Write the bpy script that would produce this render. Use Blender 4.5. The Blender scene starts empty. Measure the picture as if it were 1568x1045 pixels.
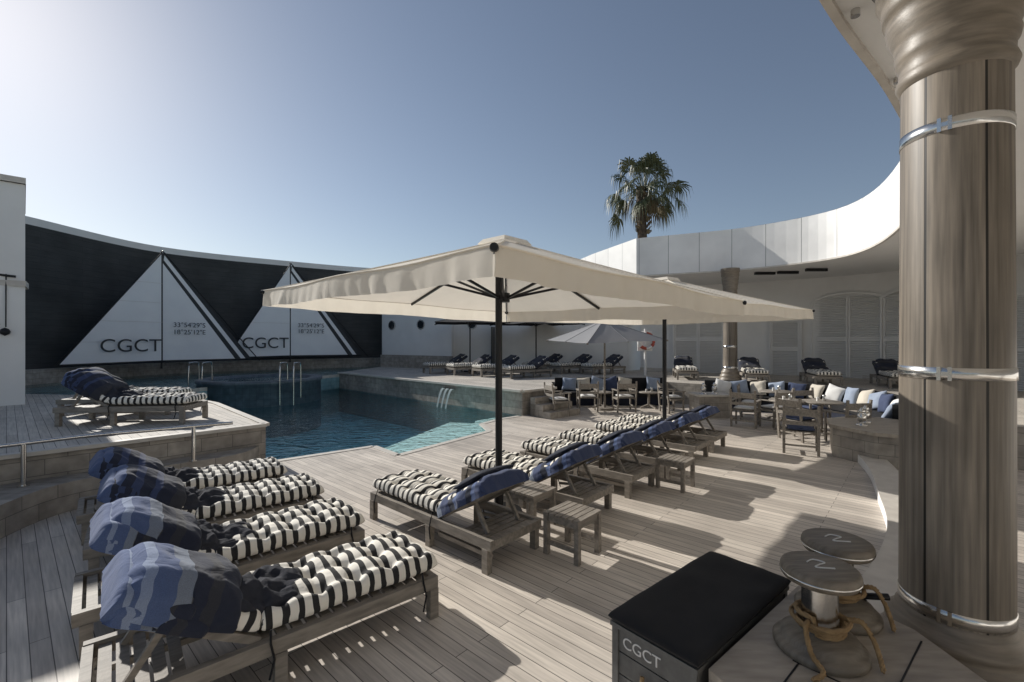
import bpy, math, random
from mathutils import Vector, Matrix, noise
from mathutils.geometry import tessellate_polygon
random.seed(7)
D=bpy.data; S=bpy.context.scene
R=math.radians

# ------------------------------------------------------------------ materials
def newmat(name):
    m=D.materials.new(name); m.use_nodes=True
    nt=m.node_tree; b=nt.nodes['Principled BSDF']
    return m,nt,b
def N(nt,t,**k):
    n=nt.nodes.new(t)
    for a,v in k.items(): setattr(n,a,v)
    return n
def col(c): return (c[0],c[1],c[2],1)
def coords(nt,kind='Object',rot=0,scale=(1,1,1)):
    tc=N(nt,'ShaderNodeTexCoord'); mp=N(nt,'ShaderNodeMapping')
    mp.inputs['Rotation'].default_value=(0,0,rot); mp.inputs['Scale'].default_value=scale
    nt.links.new(tc.outputs[kind],mp.inputs['Vector']); return mp.outputs['Vector']
def add_bump(nt,b,h,strength=.3,dist=.01):
    bp=N(nt,'ShaderNodeBump'); bp.inputs['Strength'].default_value=strength; bp.inputs['Distance'].default_value=dist
    nt.links.new(h,bp.inputs['Height']); nt.links.new(bp.outputs['Normal'],b.inputs['Normal']); return bp
def mixc(nt,f,a,b_,mode='MIX'):
    m=N(nt,'ShaderNodeMix',data_type='RGBA',blend_type=mode)
    for i,v in ((0,f),(6,a),(7,b_)):
        if hasattr(v,'is_output'): nt.links.new(v,m.inputs[i])
        else: m.inputs[i].default_value = v if i==0 else col(v)
    return m.outputs[2]
def noisy(name,c1,c2,scale=3,rough=.7,metal=0,bump=.15,dist=.01,kind='Object',nscale=(1,1,1),fine=60):
    m,nt,b=newmat(name); v=coords(nt,kind,0,nscale)
    n=N(nt,'ShaderNodeTexNoise'); n.inputs['Scale'].default_value=scale; n.inputs['Detail'].default_value=6
    nt.links.new(v,n.inputs['Vector'])
    rp=N(nt,'ShaderNodeMapRange'); rp.inputs[1].default_value=.3; rp.inputs[2].default_value=.7
    nt.links.new(n.outputs['Fac'],rp.inputs[0])
    nt.links.new(mixc(nt,rp.outputs[0],c1,c2),b.inputs['Base Color'])
    b.inputs['Roughness'].default_value=rough; b.inputs['Metallic'].default_value=metal
    n2=N(nt,'ShaderNodeTexNoise'); n2.inputs['Scale'].default_value=fine; n2.inputs['Detail'].default_value=3
    nt.links.new(v,n2.inputs['Vector'])
    if bump: add_bump(nt,b,n2.outputs['Fac'],bump,dist)
    return m
def bricky(name,c1,c2,mortar,bw,rh,ms,kind='Object',rot=0,rough=.7,off=.5,grain=(3,40,3),gamt=.35,bump=.4,swap=False,big=.35):
    m,nt,b=newmat(name); v=coords(nt,kind,rot)
    if swap:
        sx=N(nt,'ShaderNodeSeparateXYZ'); cx=N(nt,'ShaderNodeCombineXYZ')
        nt.links.new(v,sx.inputs[0]); nt.links.new(sx.outputs[1],cx.inputs[0]); nt.links.new(sx.outputs[0],cx.inputs[1]); v=cx.outputs[0]
    br=N(nt,'ShaderNodeTexBrick'); br.offset=off; br.inputs['Scale'].default_value=1
    br.inputs['Color1'].default_value=col(c1); br.inputs['Color2'].default_value=col(c2); br.inputs['Mortar'].default_value=col(mortar)
    br.inputs['Mortar Size'].default_value=ms; br.inputs['Mortar Smooth'].default_value=.2
    br.inputs['Brick Width'].default_value=bw; br.inputs['Row Height'].default_value=rh
    nt.links.new(v,br.inputs['Vector'])
    m2=N(nt,'ShaderNodeMapping'); m2.inputs['Scale'].default_value=grain; nt.links.new(v,m2.inputs['Vector'])
    n=N(nt,'ShaderNodeTexNoise'); n.inputs['Scale'].default_value=1; n.inputs['Detail'].default_value=8; nt.links.new(m2.outputs[0],n.inputs['Vector'])
    mr=N(nt,'ShaderNodeMapRange'); mr.inputs[1].default_value=.3; mr.inputs[2].default_value=.7; mr.inputs[3].default_value=1-gamt; mr.inputs[4].default_value=1+gamt*.5
    nt.links.new(n.outputs['Fac'],mr.inputs[0])
    n3=N(nt,'ShaderNodeTexNoise'); n3.inputs['Scale'].default_value=.9; n3.inputs['Detail'].default_value=5; nt.links.new(v,n3.inputs['Vector'])
    m3=N(nt,'ShaderNodeMapRange'); m3.inputs[1].default_value=.3; m3.inputs[2].default_value=.7; m3.inputs[3].default_value=1-big; m3.inputs[4].default_value=1.1
    nt.links.new(n3.outputs['Fac'],m3.inputs[0])
    mm=N(nt,'ShaderNodeMath',operation='MULTIPLY'); nt.links.new(mr.outputs[0],mm.inputs[0]); nt.links.new(m3.outputs[0],mm.inputs[1])
    vm=N(nt,'ShaderNodeVectorMath',operation='SCALE'); nt.links.new(br.outputs['Color'],vm.inputs[0]); nt.links.new(mm.outputs[0],vm.inputs['Scale'])
    nt.links.new(vm.outputs[0],b.inputs['Base Color'])
    b.inputs['Roughness'].default_value=rough
    inv=N(nt,'ShaderNodeMath',operation='MULTIPLY_ADD'); inv.inputs[1].default_value=-1; nt.links.new(br.outputs['Fac'],inv.inputs[0])
    sc=N(nt,'ShaderNodeMath',operation='MULTIPLY'); sc.inputs[1].default_value=.25; nt.links.new(n.outputs['Fac'],sc.inputs[0]); nt.links.new(sc.outputs[0],inv.inputs[2])
    add_bump(nt,b,inv.outputs[0],bump,.006)
    return m
GA=R(42)
M_deck=bricky('deck_boards',(.70,.63,.55),(.50,.445,.39),(.10,.088,.075),2.3,.105,.0032,rot=GA,rough=.55,off=.37,grain=(2.5,45,1),gamt=.24,big=.2,bump=.3)
M_deck2=bricky('terrace_boards',(.62,.57,.50),(.50,.455,.40),(.11,.1,.09),2.3,.11,.0035,rot=GA,rough=.7,off=.37,grain=(2.5,45,1),gamt=.2,big=.2)
M_tile=bricky('stone_tile',(.45,.405,.35),(.35,.315,.275),(.17,.155,.14),.42,.2,.004,kind='UV',rough=.65,grain=(6,6,1),gamt=.3)
M_ttile=bricky('tub_tile',(.15,.18,.21),(.11,.14,.17),(.07,.08,.09),.2,.2,.004,kind='UV',rough=.5,off=0,grain=(6,6,1),gamt=.3)
M_ptile=bricky('pool_tile',(.30,.48,.52),(.24,.42,.47),(.15,.28,.32),.15,.15,.004,kind='UV',rough=.35,off=0,grain=(4,4,1),gamt=.2)
M_pfloor=bricky('pool_floor',(.40,.78,.84),(.35,.72,.80),(.25,.55,.62),.3,.3,.006,kind='Object',rough=.4,off=0,grain=(2,2,1),gamt=.2)
M_shelf=noisy('pool_shelf_stone',(.78,.82,.78),(.68,.74,.70),4,.5)
M_copy=noisy('coping_stone',(.62,.58,.52),(.52,.48,.43),6,.6)
M_white=noisy('white_plaster',(.80,.79,.77),(.73,.72,.70),1.2,.75,bump=.2,dist=.004)
M_soffit=noisy('soffit_plaster',(.82,.81,.79),(.77,.76,.74),.8,.8,bump=.1)
M_dark=bricky('dark_screen',(.06,.061,.06),(.05,.052,.052),(.03,.031,.031),3.0,.22,.006,kind='UV',rough=.7,grain=(2,60,1),gamt=.3)
M_fascia=bricky('fascia_panel',(.84,.83,.81),(.78,.77,.75),(.12,.12,.12),1.05,6,.008,kind='UV',rough=.45,off=0,grain=(1,1,1),gamt=.05,big=.08)
M_sail=noisy('sailcloth',(.84,.84,.84),(.78,.78,.79),1.5,.8,bump=.1)
M_black=noisy('black_fabric',(.010,.010,.012),(.017,.017,.019),5,.95,bump=.3,fine=300,dist=.002)
M_navy=noisy('navy_fabric',(.010,.013,.026),(.017,.022,.042),6,.9,bump=.3,fine=200,dist=.003)
M_blue=noisy('blue_fabric',(.04,.055,.11),(.06,.08,.15),6,.9,bump=.3,fine=200,dist=.003)
M_ltblue=noisy('grey_blue_fabric',(.32,.37,.46),(.25,.30,.39),6,.9,bump=.3,fine=200,dist=.003)
M_cream=noisy('cream_fabric',(.62,.57,.48),(.55,.5,.42),8,.9,bump=.3,fine=200,dist=.003)
M_whitef=noisy('white_fabric',(.75,.74,.72),(.66,.65,.63),8,.9,bump=.3,fine=200,dist=.003)
M_teak=noisy('weathered_teak',(.31,.275,.235),(.17,.15,.128),2,.6,nscale=(3,14,14),bump=.3,fine=20,dist=.004)
M_pole=noisy('dark_metal',(.02,.02,.022),(.03,.03,.032),4,.4,metal=.6,bump=0)
M_steel=noisy('polished_steel',(.70,.69,.67),(.58,.57,.55),3,.2,metal=1,bump=.05)
M_rope=noisy('manila_rope',(.36,.24,.12),(.24,.155,.075),20,.9,bump=.6,fine=120,dist=.01)
M_glass=noisy('dark_glass',(.02,.025,.03),(.03,.035,.04),1,.06,bump=0)
M_col=bricky('column_timber',(.285,.24,.19),(.205,.172,.135),(.012,.01,.008),60,.2618,.007,kind='UV',swap=True,rough=.46,off=0,grain=(1.3,34,1),gamt=.5,big=.38,bump=.5)
M_colt=noisy('column_trim',(.25,.21,.165),(.15,.125,.095),3,.42,nscale=(2,2,14),bump=.3,fine=30,dist=.004)
M_cap=noisy('bollard_timber',(.22,.185,.145),(.12,.10,.075),3,.5,nscale=(2,16,2),bump=.2,fine=25,dist=.003)
M_plinth=noisy('plinth_timber',(.44,.385,.32),(.30,.26,.215),2,.55,nscale=(2,10,2),bump=.3,fine=25,dist=.004)
M_box=noisy('grey_timber',(.14,.14,.135),(.09,.09,.088),2,.55,nscale=(2,10,8),bump=.3,fine=25,dist=.004)
M_trunk=noisy('palm_trunk',(.16,.12,.085),(.08,.06,.045),4,.9,bump=.9,fine=14,dist=.08)
M_frond=noisy('palm_frond',(.075,.09,.04),(.12,.13,.06),2,.5,bump=0)
M_frondd=noisy('palm_frond_dry',(.18,.14,.08),(.12,.10,.055),2,.8,bump=0)
M_earth=noisy('earth',(.2,.18,.15),(.14,.13,.11),.2,.95)
M_red=noisy('lifebuoy_red',(.45,.08,.05),(.4,.07,.04),3,.5,bump=0)
M_ink=noisy('print_ink',(.03,.032,.035),(.04,.042,.045),3,.7,bump=0)
M_lou=noisy('louvre_paint',(.80,.79,.77),(.75,.74,.72),2,.6,bump=.1)

def canopy_mat(name,c,tr):
    m,nt,b=newmat(name)
    n=N(nt,'ShaderNodeTexNoise'); n.inputs['Scale'].default_value=5; nt.links.new(coords(nt),n.inputs['Vector'])
    cc=mixc(nt,n.outputs['Fac'],c,tuple(x*.9 for x in c))
    nt.links.new(cc,b.inputs['Base Color']); b.inputs['Roughness'].default_value=.9
    add_bump(nt,b,n.outputs['Fac'],.3,.02)
    t=N(nt,'ShaderNodeBsdfTranslucent'); nt.links.new(cc,t.inputs['Color'])
    mx=N(nt,'ShaderNodeMixShader'); mx.inputs[0].default_value=tr
    nt.links.new(b.outputs[0],mx.inputs[1]); nt.links.new(t.outputs[0],mx.inputs[2])
    nt.links.new(mx.outputs[0],nt.nodes['Material Output'].inputs['Surface']); return m
M_can=canopy_mat('canopy_canvas',(.88,.82,.72),.33)
M_cangrey=canopy_mat('canopy_grey',(.30,.30,.31),.15)
M_canblk=canopy_mat('canopy_black',(.02,.02,.024),.05)

def stripe_mat():
    m,nt,b=newmat('striped_canvas')
    tc=N(nt,'ShaderNodeTexCoord'); sx=N(nt,'ShaderNodeSeparateXYZ'); nt.links.new(tc.outputs['UV'],sx.inputs[0])
    f=N(nt,'ShaderNodeMath',operation='FRACT'); nt.links.new(sx.outputs[0],f.inputs[0])
    g=N(nt,'ShaderNodeMath',operation='GREATER_THAN'); g.inputs[1].default_value=.57; nt.links.new(f.outputs[0],g.inputs[0])
    nt.links.new(mixc(nt,g.outputs[0],(.82,.78,.70),(.022,.021,.022)),b.inputs['Base Color'])
    b.inputs['Roughness'].default_value=.9
    n=N(nt,'ShaderNodeTexNoise'); n.inputs['Scale'].default_value=18; n.inputs['Detail'].default_value=5; nt.links.new(coords(nt),n.inputs['Vector'])
    add_bump(nt,b,n.outputs['Fac'],.5,.014); return m
M_str=stripe_mat()
def towel_mat(name,stops):
    m,nt,b=newmat(name)
    tc=N(nt,'ShaderNodeTexCoord'); sx=N(nt,'ShaderNodeSeparateXYZ'); nt.links.new(tc.outputs['UV'],sx.inputs[0])
    cr=N(nt,'ShaderNodeValToRGB'); cr.color_ramp.interpolation='CONSTANT'
    el=cr.color_ramp.elements
    el[0].position=stops[0][0]; el[0].color=col(stops[0][1]); el[1].position=stops[1][0]; el[1].color=col(stops[1][1])
    for p,c in stops[2:]:
        e=el.new(p); e.color=col(c)
    nt.links.new(sx.outputs[0],cr.inputs[0])
    n=N(nt,'ShaderNodeTexNoise'); n.inputs['Scale'].default_value=240; n.inputs['Detail'].default_value=2; nt.links.new(coords(nt),n.inputs['Vector'])
    mr=N(nt,'ShaderNodeMapRange'); mr.inputs[1].default_value=.3; mr.inputs[2].default_value=.7; mr.inputs[3].default_value=.82; mr.inputs[4].default_value=1.15
    nt.links.new(n.outputs['Fac'],mr.inputs[0])
    vm=N(nt,'ShaderNodeVectorMath',operation='SCALE'); nt.links.new(cr.outputs[0],vm.inputs[0]); nt.links.new(mr.outputs[0],vm.inputs['Scale'])
    nt.links.new(vm.outputs[0],b.inputs['Base Color'])
    b.inputs['Roughness'].default_value=.95; b.inputs['Sheen Weight'].default_value=.1
    n2=N(nt,'ShaderNodeTexNoise'); n2.inputs['Scale'].default_value=6; n2.inputs['Detail'].default_value=4; n2.inputs['Distortion'].default_value=1.2; nt.links.new(coords(nt),n2.inputs['Vector'])
    add_bump(nt,b,n2.outputs['Fac'],.45,.035); return m
nv=(.016,.021,.042); dk=(.03,.032,.042); sb=(.07,.105,.22); gb=(.17,.20,.26); lb=(.21,.26,.38); bl=(.035,.052,.12)
M_tow=towel_mat('beach_towel',[(0,nv),(.25,dk),(.36,nv),(.52,gb),(.66,sb),(.84,lb),(.92,sb)])
M_tow2=towel_mat('beach_towel_dark',[(0,dk),(.2,nv),(.40,bl),(.5,nv),(.66,bl),(.78,nv),(.9,sb)])
M_tow3=towel_mat('beach_towel_row',[(0,gb),(.12,bl),(.3,nv),(.42,sb),(.52,bl),(.72,nv),(.82,sb),(.9,bl)])
M_robe=noisy('bath_robe',(.02,.022,.031),(.036,.038,.05),5,.95,bump=.6,fine=12,dist=.03)

def water_mat(name,tint,sc=2.2,st=.5):
    m,nt,b=newmat(name)
    out=nt.nodes['Material Output']
    v=coords(nt,'Object',R(30),(1,1.7,1))
    n=N(nt,'ShaderNodeTexNoise'); n.inputs['Scale'].default_value=sc; n.inputs['Detail'].default_value=2; n.inputs['Distortion'].default_value=1.4
    nt.links.new(v,n.inputs['Vector'])
    bp=N(nt,'ShaderNodeBump'); bp.inputs['Strength'].default_value=st; bp.inputs['Distance'].default_value=.16; nt.links.new(n.outputs['Fac'],bp.inputs['Height'])
    tr2=N(nt,'ShaderNodeBsdfTransparent'); tr2.inputs['Color'].default_value=col(tint)
    gl=N(nt,'ShaderNodeBsdfGlossy'); gl.inputs['Roughness'].default_value=.08; nt.links.new(bp.outputs[0],gl.inputs['Normal'])
    # Schlick reflectance, same from both sides of the surface
    ge=N(nt,'ShaderNodeNewGeometry'); dp=N(nt,'ShaderNodeVectorMath',operation='DOT_PRODUCT')
    nt.links.new(bp.outputs[0],dp.inputs[0]); nt.links.new(ge.outputs['Incoming'],dp.inputs[1])
    ab=N(nt,'ShaderNodeMath',operation='ABSOLUTE'); nt.links.new(dp.outputs['Value'],ab.inputs[0])
    sb_=N(nt,'ShaderNodeMath',operation='SUBTRACT',use_clamp=True); sb_.inputs[0].default_value=1; nt.links.new(ab.outputs[0],sb_.inputs[1])
    pw=N(nt,'ShaderNodeMath',operation='POWER'); pw.inputs[1].default_value=5; nt.links.new(sb_.outputs[0],pw.inputs[0])
    ma=N(nt,'ShaderNodeMath',operation='MULTIPLY_ADD',use_clamp=True); ma.inputs[1].default_value=.98; ma.inputs[2].default_value=.02; nt.links.new(pw.outputs[0],ma.inputs[0])
    mx=N(nt,'ShaderNodeMixShader'); nt.links.new(ma.outputs[0],mx.inputs[0]); nt.links.new(tr2.outputs[0],mx.inputs[1]); nt.links.new(gl.outputs[0],mx.inputs[2])
    nt.links.new(mx.outputs[0],out.inputs['Surface']); return m
M_water=water_mat('pool_water',(.78,.95,.965))

# ------------------------------------------------------------------ mesh builder
class MB:
    def __init__(s): s.v=[]; s.f=[]; s.m=[]; s.uv=[]; s.sm=[]; s.mats=[]
    def mi(s,mat):
        if mat not in s.mats: s.mats.append(mat)
        return s.mats.index(mat)
    def add(s,vs,fs,mat,uvs=None,smooth=False,M=None):
        o=len(s.v); i=s.mi(mat)
        for p in vs:
            p=Vector(p); s.v.append(M@p if M else p)
        for k,f in enumerate(fs):
            s.f.append([o+a for a in f]); s.m.append(i); s.sm.append(smooth); s.uv.append(uvs[k] if uvs else None)
    def box(s,x0,x1,y0,y1,z0,z1,mat,M=None):
        vs=[(x0,y0,z0),(x1,y0,z0),(x1,y1,z0),(x0,y1,z0),(x0,y0,z1),(x1,y0,z1),(x1,y1,z1),(x0,y1,z1)]
        fs=[(0,3,2,1),(4,5,6,7),(0,1,5,4),(1,2,6,5),(2,3,7,6),(3,0,4,7)]
        uv=[]
        for f in fs:
            a,b,c=[Vector(vs[k]) for k in f[:3]]; n=(b-a).cross(c-a)
            if abs(n.z)>max(abs(n.x),abs(n.y)): uv.append([(vs[k][0],vs[k][1]) for k in f])
            elif abs(n.x)>abs(n.y): uv.append([(vs[k][1],vs[k][2]) for k in f])
            else: uv.append([(vs[k][0],vs[k][2]) for k in f])
        s.add(vs,fs,mat,uv,False,M)
    def beam(s,p,q,w,h,mat,M=None,up=(0,0,1)):
        p=Vector(p);q=Vector(q); d=q-p; L=d.length; x=d.normalized(); up=Vector(up)
        if abs(x.dot(up))>.98: up=Vector((0,1,0))
        y=up.cross(x).normalized(); z=x.cross(y)
        T=Matrix((x,y,z)).transposed().to_4x4(); T.translation=p
        s.box(0,L,-w/2,w/2,-h/2,h/2,mat,(M@T) if M else T)
    def cyl(s,p,q,r1,r2,mat,n=12,M=None,caps=True):
        s.tube([p,q],[r1,r2],mat,n,M,caps)
    def tube(s,pts,rs,mat,n=8,M=None,caps=True):
        pts=[Vector(p) for p in pts]
        if not isinstance(rs,(list,tuple)): rs=[rs]*len(pts)
        vs=[];fs=[]
        for i,p in enumerate(pts):
            a=pts[max(i-1,0)]; b=pts[min(i+1,len(pts)-1)]; x=(b-a).normalized()
            up=Vector((0,0,1)) if abs(x.z)<.95 else Vector((0,1,0))
            y=up.cross(x).normalized(); z=x.cross(y)
            for k in range(n):
                t=2*math.pi*k/n; vs.append(p+(y*math.cos(t)+z*math.sin(t))*rs[i])
        for i in range(len(pts)-1):
            for k in range(n):
                a=i*n+k; b=i*n+(k+1)%n; fs.append((a,b,b+n,a+n))
        s.add(vs,fs,mat,None,True,M)
        if caps:
            s.add(vs[:n],[tuple(reversed(range(n)))],mat,None,False,M); s.add(vs[-n:],[tuple(range(n))],mat,None,False,M)
    def lathe(s,prof,mat,n=48,c=(0,0,0),M=None,smooth=True):
        vs=[];fs=[];uv=[]
        for r,z in prof:
            for k in range(n):
                t=2*math.pi*k/n; vs.append((c[0]+r*math.cos(t),c[1]+r*math.sin(t),c[2]+z))
        for i in range(len(prof)-1):
            r=.25 if prof[0][0]<1 else prof[0][0]
            for k in range(n):
                a=i*n+k; b=i*n+(k+1)%n; fs.append((a,b,b+n,a+n))
                t0=2*math.pi*k/n; t1=2*math.pi*(k+1)/n
                uv.append([(t0*r,prof[i][1]),(t1*r,prof[i][1]),(t1*r,prof[i+1][1]),(t0*r,prof[i+1][1])])
        s.add(vs,fs,mat,uv,smooth,M)
        if prof[-1][0]>.001: s.add(vs[-n:],[tuple(range(n))],mat,None,False,M)
        if prof[0][0]>.001: s.add(vs[:n],[tuple(reversed(range(n)))],mat,None,False,M)
    def poly(s,loops,z,mat,up=True):
        L=[[Vector((p[0],p[1],0)) for p in lp] for lp in loops]
        tri=tessellate_polygon(L); flat=[(p[0],p[1],z) for lp in loops for p in lp]
        fs=[]
        for t in tri:
            a,b,c=[Vector(flat[k]) for k in t]
            n=(b-a).cross(c-a).z
            fs.append(tuple(t) if (n>0)==up else tuple(reversed(t)))
        s.add(flat,fs,mat,[[(flat[k][0],flat[k][1]) for k in f] for f in fs])
    def strip(s,pts,z0,z1,mat,closed=False,smooth=False,flip=False):
        P=list(pts)+([pts[0]] if closed else []); vs=[];fs=[];uv=[];L=0;Ls=[0]
        for i in range(1,len(P)): L+=math.dist(P[i-1],P[i]); Ls.append(L)
        for p in P: vs+= [(p[0],p[1],z0),(p[0],p[1],z1)]
        for i in range(len(P)-1):
            a=2*i; f=(a,a+2,a+3,a+1); u=[(Ls[i],z0),(Ls[i+1],z0),(Ls[i+1],z1),(Ls[i],z1)]
            if flip: f=f[::-1]; u=u[::-1]
            fs.append(f); uv.append(u)
        s.add(vs,fs,mat,uv,smooth)
    def prism(s,pts,z0,z1,mtop,mside):
        area=sum(pts[i][0]*pts[(i+1)%len(pts)][1]-pts[(i+1)%len(pts)][0]*pts[i][1] for i in range(len(pts)))
        if area<0: pts=pts[::-1]
        s.poly([pts],z1,mtop); s.strip(pts,z0,z1,mside,closed=True)
    def obj(s,name,parent=None,loc=None,rot=None):
        me=D.meshes.new(name); me.from_pydata([tuple(v) for v in s.v],[],s.f)
        for m in s.mats: me.materials.append(m)
        ul=me.uv_layers.new(name='UVMap')
        for p in me.polygons:
            p.material_index=s.m[p.index]; p.use_smooth=s.sm[p.index]; u=s.uv[p.index]
            if u:
                for k,li in enumerate(p.loop_indices): ul.data[li].uv=u[k]
        me.update()
        return inst(name,me,parent,loc,rot)
def inst(name,me,parent=None,loc=None,rot=None):
    o=D.objects.new(name,me); S.collection.objects.link(o)
    if parent: o.parent=parent
    if loc: o.location=loc
    if rot is not None: o.rotation_euler=(0,0,rot) if not hasattr(rot,'__len__') else rot
    return o
def empty(name,loc=(0,0,0),rot=0):
    o=D.objects.new(name,None); S.collection.objects.link(o); o.location=loc
    o.rotation_euler=(0,0,rot) if not hasattr(rot,'__len__') else rot
    o.empty_display_size=.2; return o
def catmull(P,n=6):
    out=[]
    for i in range(len(P)-1):
        p0=P[max(i-1,0)];p1=P[i];p2=P[i+1];p3=P[min(i+2,len(P)-1)]
        for k in range(n):
            t=k/n
            out.append(tuple(.5*((2*p1[j])+(-p0[j]+p2[j])*t+(2*p0[j]-5*p1[j]+4*p2[j]-p3[j])*t*t+(-p0[j]+3*p1[j]-3*p2[j]+p3[j])*t**3) for j in range(len(p1))))
    out.append(tuple(P[-1])); return out
def nz(x,y,z=0): return noise.noise(Vector((x,y,z)))

# ------------------------------------------------------------------ sun / sky / camera
AZ=R(-52); EL=R(28)
w=D.worlds.new('World'); S.world=w; w.use_nodes=True; nt=w.node_tree
bg=nt.nodes['Background']; sk=N(nt,'ShaderNodeTexSky'); sk.sky_type='NISHITA'; sk.sun_disc=False
sk.sun_elevation=EL; sk.sun_rotation=AZ; sk.air_density=1.0; sk.dust_density=.4; sk.ozone_density=1.8
hs=N(nt,'ShaderNodeHueSaturation'); hs.inputs['Saturation'].default_value=.80
nt.links.new(sk.outputs[0],hs.inputs['Color']); nt.links.new(hs.outputs[0],bg.inputs['Color']); bg.inputs['Strength'].default_value=.088
sd=Vector((math.sin(AZ)*math.cos(EL),math.cos(AZ)*math.cos(EL),math.sin(EL)))
l=D.lights.new('sun','SUN'); l.energy=5.0; l.angle=R(.5); l.color=(1,.96,.89)
lo=D.objects.new('sun',l); S.collection.objects.link(lo); lo.rotation_euler=sd.to_track_quat('Z','Y').to_euler()
cam=D.cameras.new('camera'); cam.lens=16; cam.sensor_width=36; cam.clip_end=3000; cam.clip_start=.05
co=D.objects.new('camera',cam); S.collection.objects.link(co); co.location=(0,0,2.1); co.rotation_euler=(R(90),0,0); S.camera=co
S.view_settings.view_transform='Standard'; S.view_settings.look='None'; S.view_settings.exposure=0

# ------------------------------------------------------------------ ground, deck, pool
mb=MB(); mb.poly([[(-1500,-1500),(1500,-1500),(1500,1500),(-1500,1500)]],-1.8,M_earth); mb.obj('ground')
pool=[(-4.3,7.8),(-2.76,9.06),(-2.09,8.34),(-.52,10.6),(-.77,11.5),(-.35,12.2),(.29,12.8),(-7.7,20.3),(-8.4,18.6),(-8.9,16.3),(-9.9,14.4),(-9.7,11.45),(-8,11.2),(-6.65,10.2)]
mb=MB(); mb.poly([[(-30,-12),(30,-12),(30,45),(-30,45)],pool],0,M_deck); mb.obj('wooden_deck')
mb=MB()
mb.poly([pool],-1.05,M_pfloor)
mb.strip(pool,-1.05,-.003,M_ptile,closed=True,flip=False)
mb.prism([(-2.80,9.06),(-2.09,8.36),(-.54,10.58),(-.79,11.45),(-.9,12.3),(-1.7,12.5)],-1.04,-.13,M_shelf,M_shelf)
mb.prism([(-1.0,11.0),(-.56,10.75),(-.8,11.5),(-.4,12.15),(.1,12.6),(-.4,13.1),(-1.0,12.5)],-1.04,-.09,M_shelf,M_shelf)
mb.prism([(-3.7,9.0),(-2.9,9.1),(-1.8,12.4),(-.6,13.2),(-1.0,13.6),(-2.4,12.7)],-1.04,-.45,M_shelf,M_shelf)
pobj=mb.obj('swimming_pool')
mb=MB(); mb.poly([pool],-.04,M_water); mb.obj('water',pobj)
mb=MB()
edge=[(-4.3,7.8),(-2.76,9.06),(-2.09,8.34),(-.52,10.6),(-.77,11.5),(-.35,12.2),(.2,12.72)]
for a,b in zip(edge[:-1],edge[1:]):
    a=Vector(a+(0,));b=Vector(b+(0,)); mb.beam(a,b,.14,.02,M_copy)
mb.obj('coping',pobj)

# left raised deck + tier
mb=MB()
rd=[(-4.14,7.65),(-6.65,10.2),(-8,11.2),(-9.8,11.55),(-12.5,12),(-20,13),(-20,-3),(-8.3,-3),(-7.9,1),(-7.3,3.8),(-6.2,5.5)]
mb.prism(rd,-1.3,.7,M_deck2,M_tile)
lip=[(-7.3,3.8),(-6.2,5.5),(-4.14,7.65),(-6.65,10.2),(-8,11.2)]
for a,b in zip(lip[:-1],lip[1:]):
    mb.beam(Vector(a+(.695,)),Vector(b+(.695,)),.12,.05,M_copy)
mb.obj('raised_deck')
mb=MB()
tier=catmull([(-4.2,7.58),(-4.25,6.95),(-5.0,6.2),(-5.5,5.5),(-5.35,4.5),(-5.1,3.4),(-5.4,2.2),(-6,.5),(-6.3,-2.5)],5)+[(-8.2,-2.8),(-7.85,1),(-7.25,3.85),(-6.15,5.55)]
mb.prism(tier,-.02,.36,M_tile,M_tile); mb.obj('stone_step')
# upper pool (between tub and wall)
mb=MB()
up=[(-9.8,11.56),(-9.9,14.4),(-8.9,16.3),(-8.4,18.6),(-7.7,20.3),(-7.0,26.0),(-9.0,27.3),(-13,25),(-17,20.5),(-18,13)]
mb.prism(up,-1.3,.5,M_ptile,M_ptile)
mb.strip(up[:6],.5,.62,M_copy)
uo=mb.obj('upper_pool'); mb=MB(); mb.poly([up],.6,M_water); mb.obj('water_surface',uo)
# hot tub
mb=MB(); mb.lathe([(1.95,-1.3),(1.95,.68),(2.0,.68),(2.0,.78),(1.62,.78),(1.62,.2),(0.002,.2)],M_ttile,64)
ht=mb.obj('hot_tub',None,(-9.0,16.4,0))
mb=MB(); mb.lathe([(1.619,.70),(0.001,.701)],M_water,64); mb.obj('tub_water',ht)
def rail(name,pts,r=.022,posts=()):
    mb=MB(); mb.tube(pts,r,M_steel,10)
    for p,z in posts:
        mb.cyl((p[0],p[1],z),p,r*1.1,r*1.1,M_steel,10); mb.cyl((p[0],p[1],z),(p[0],p[1],z+.015),r*2.3,r*2.3,M_steel,14)
    return mb.obj(name)
rail('handrail',[(-4.3,7.0,.84),(-4.6,6.62,.86),(-5.55,5.85,.87),(-6.3,4.9,.87),(-6.8,3.9,.87)],.024,[((-4.62,6.6,.85),.36),((-5.85,5.45,.86),.36)])
for (x,y) in ((-10.8,15.6),(-7.6,15.3)):
    for d in (0,.45):
        p=[(x+d,y+.1,.2),(x+d,y+.1,1.25),(x+d,y,1.37),(x+d,y-.25,1.37),(x+d,y-.4,1.25),(x+d,y-.4,.0)]
        rail('pool_grab_rail',catmull(p,3),.02)

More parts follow.
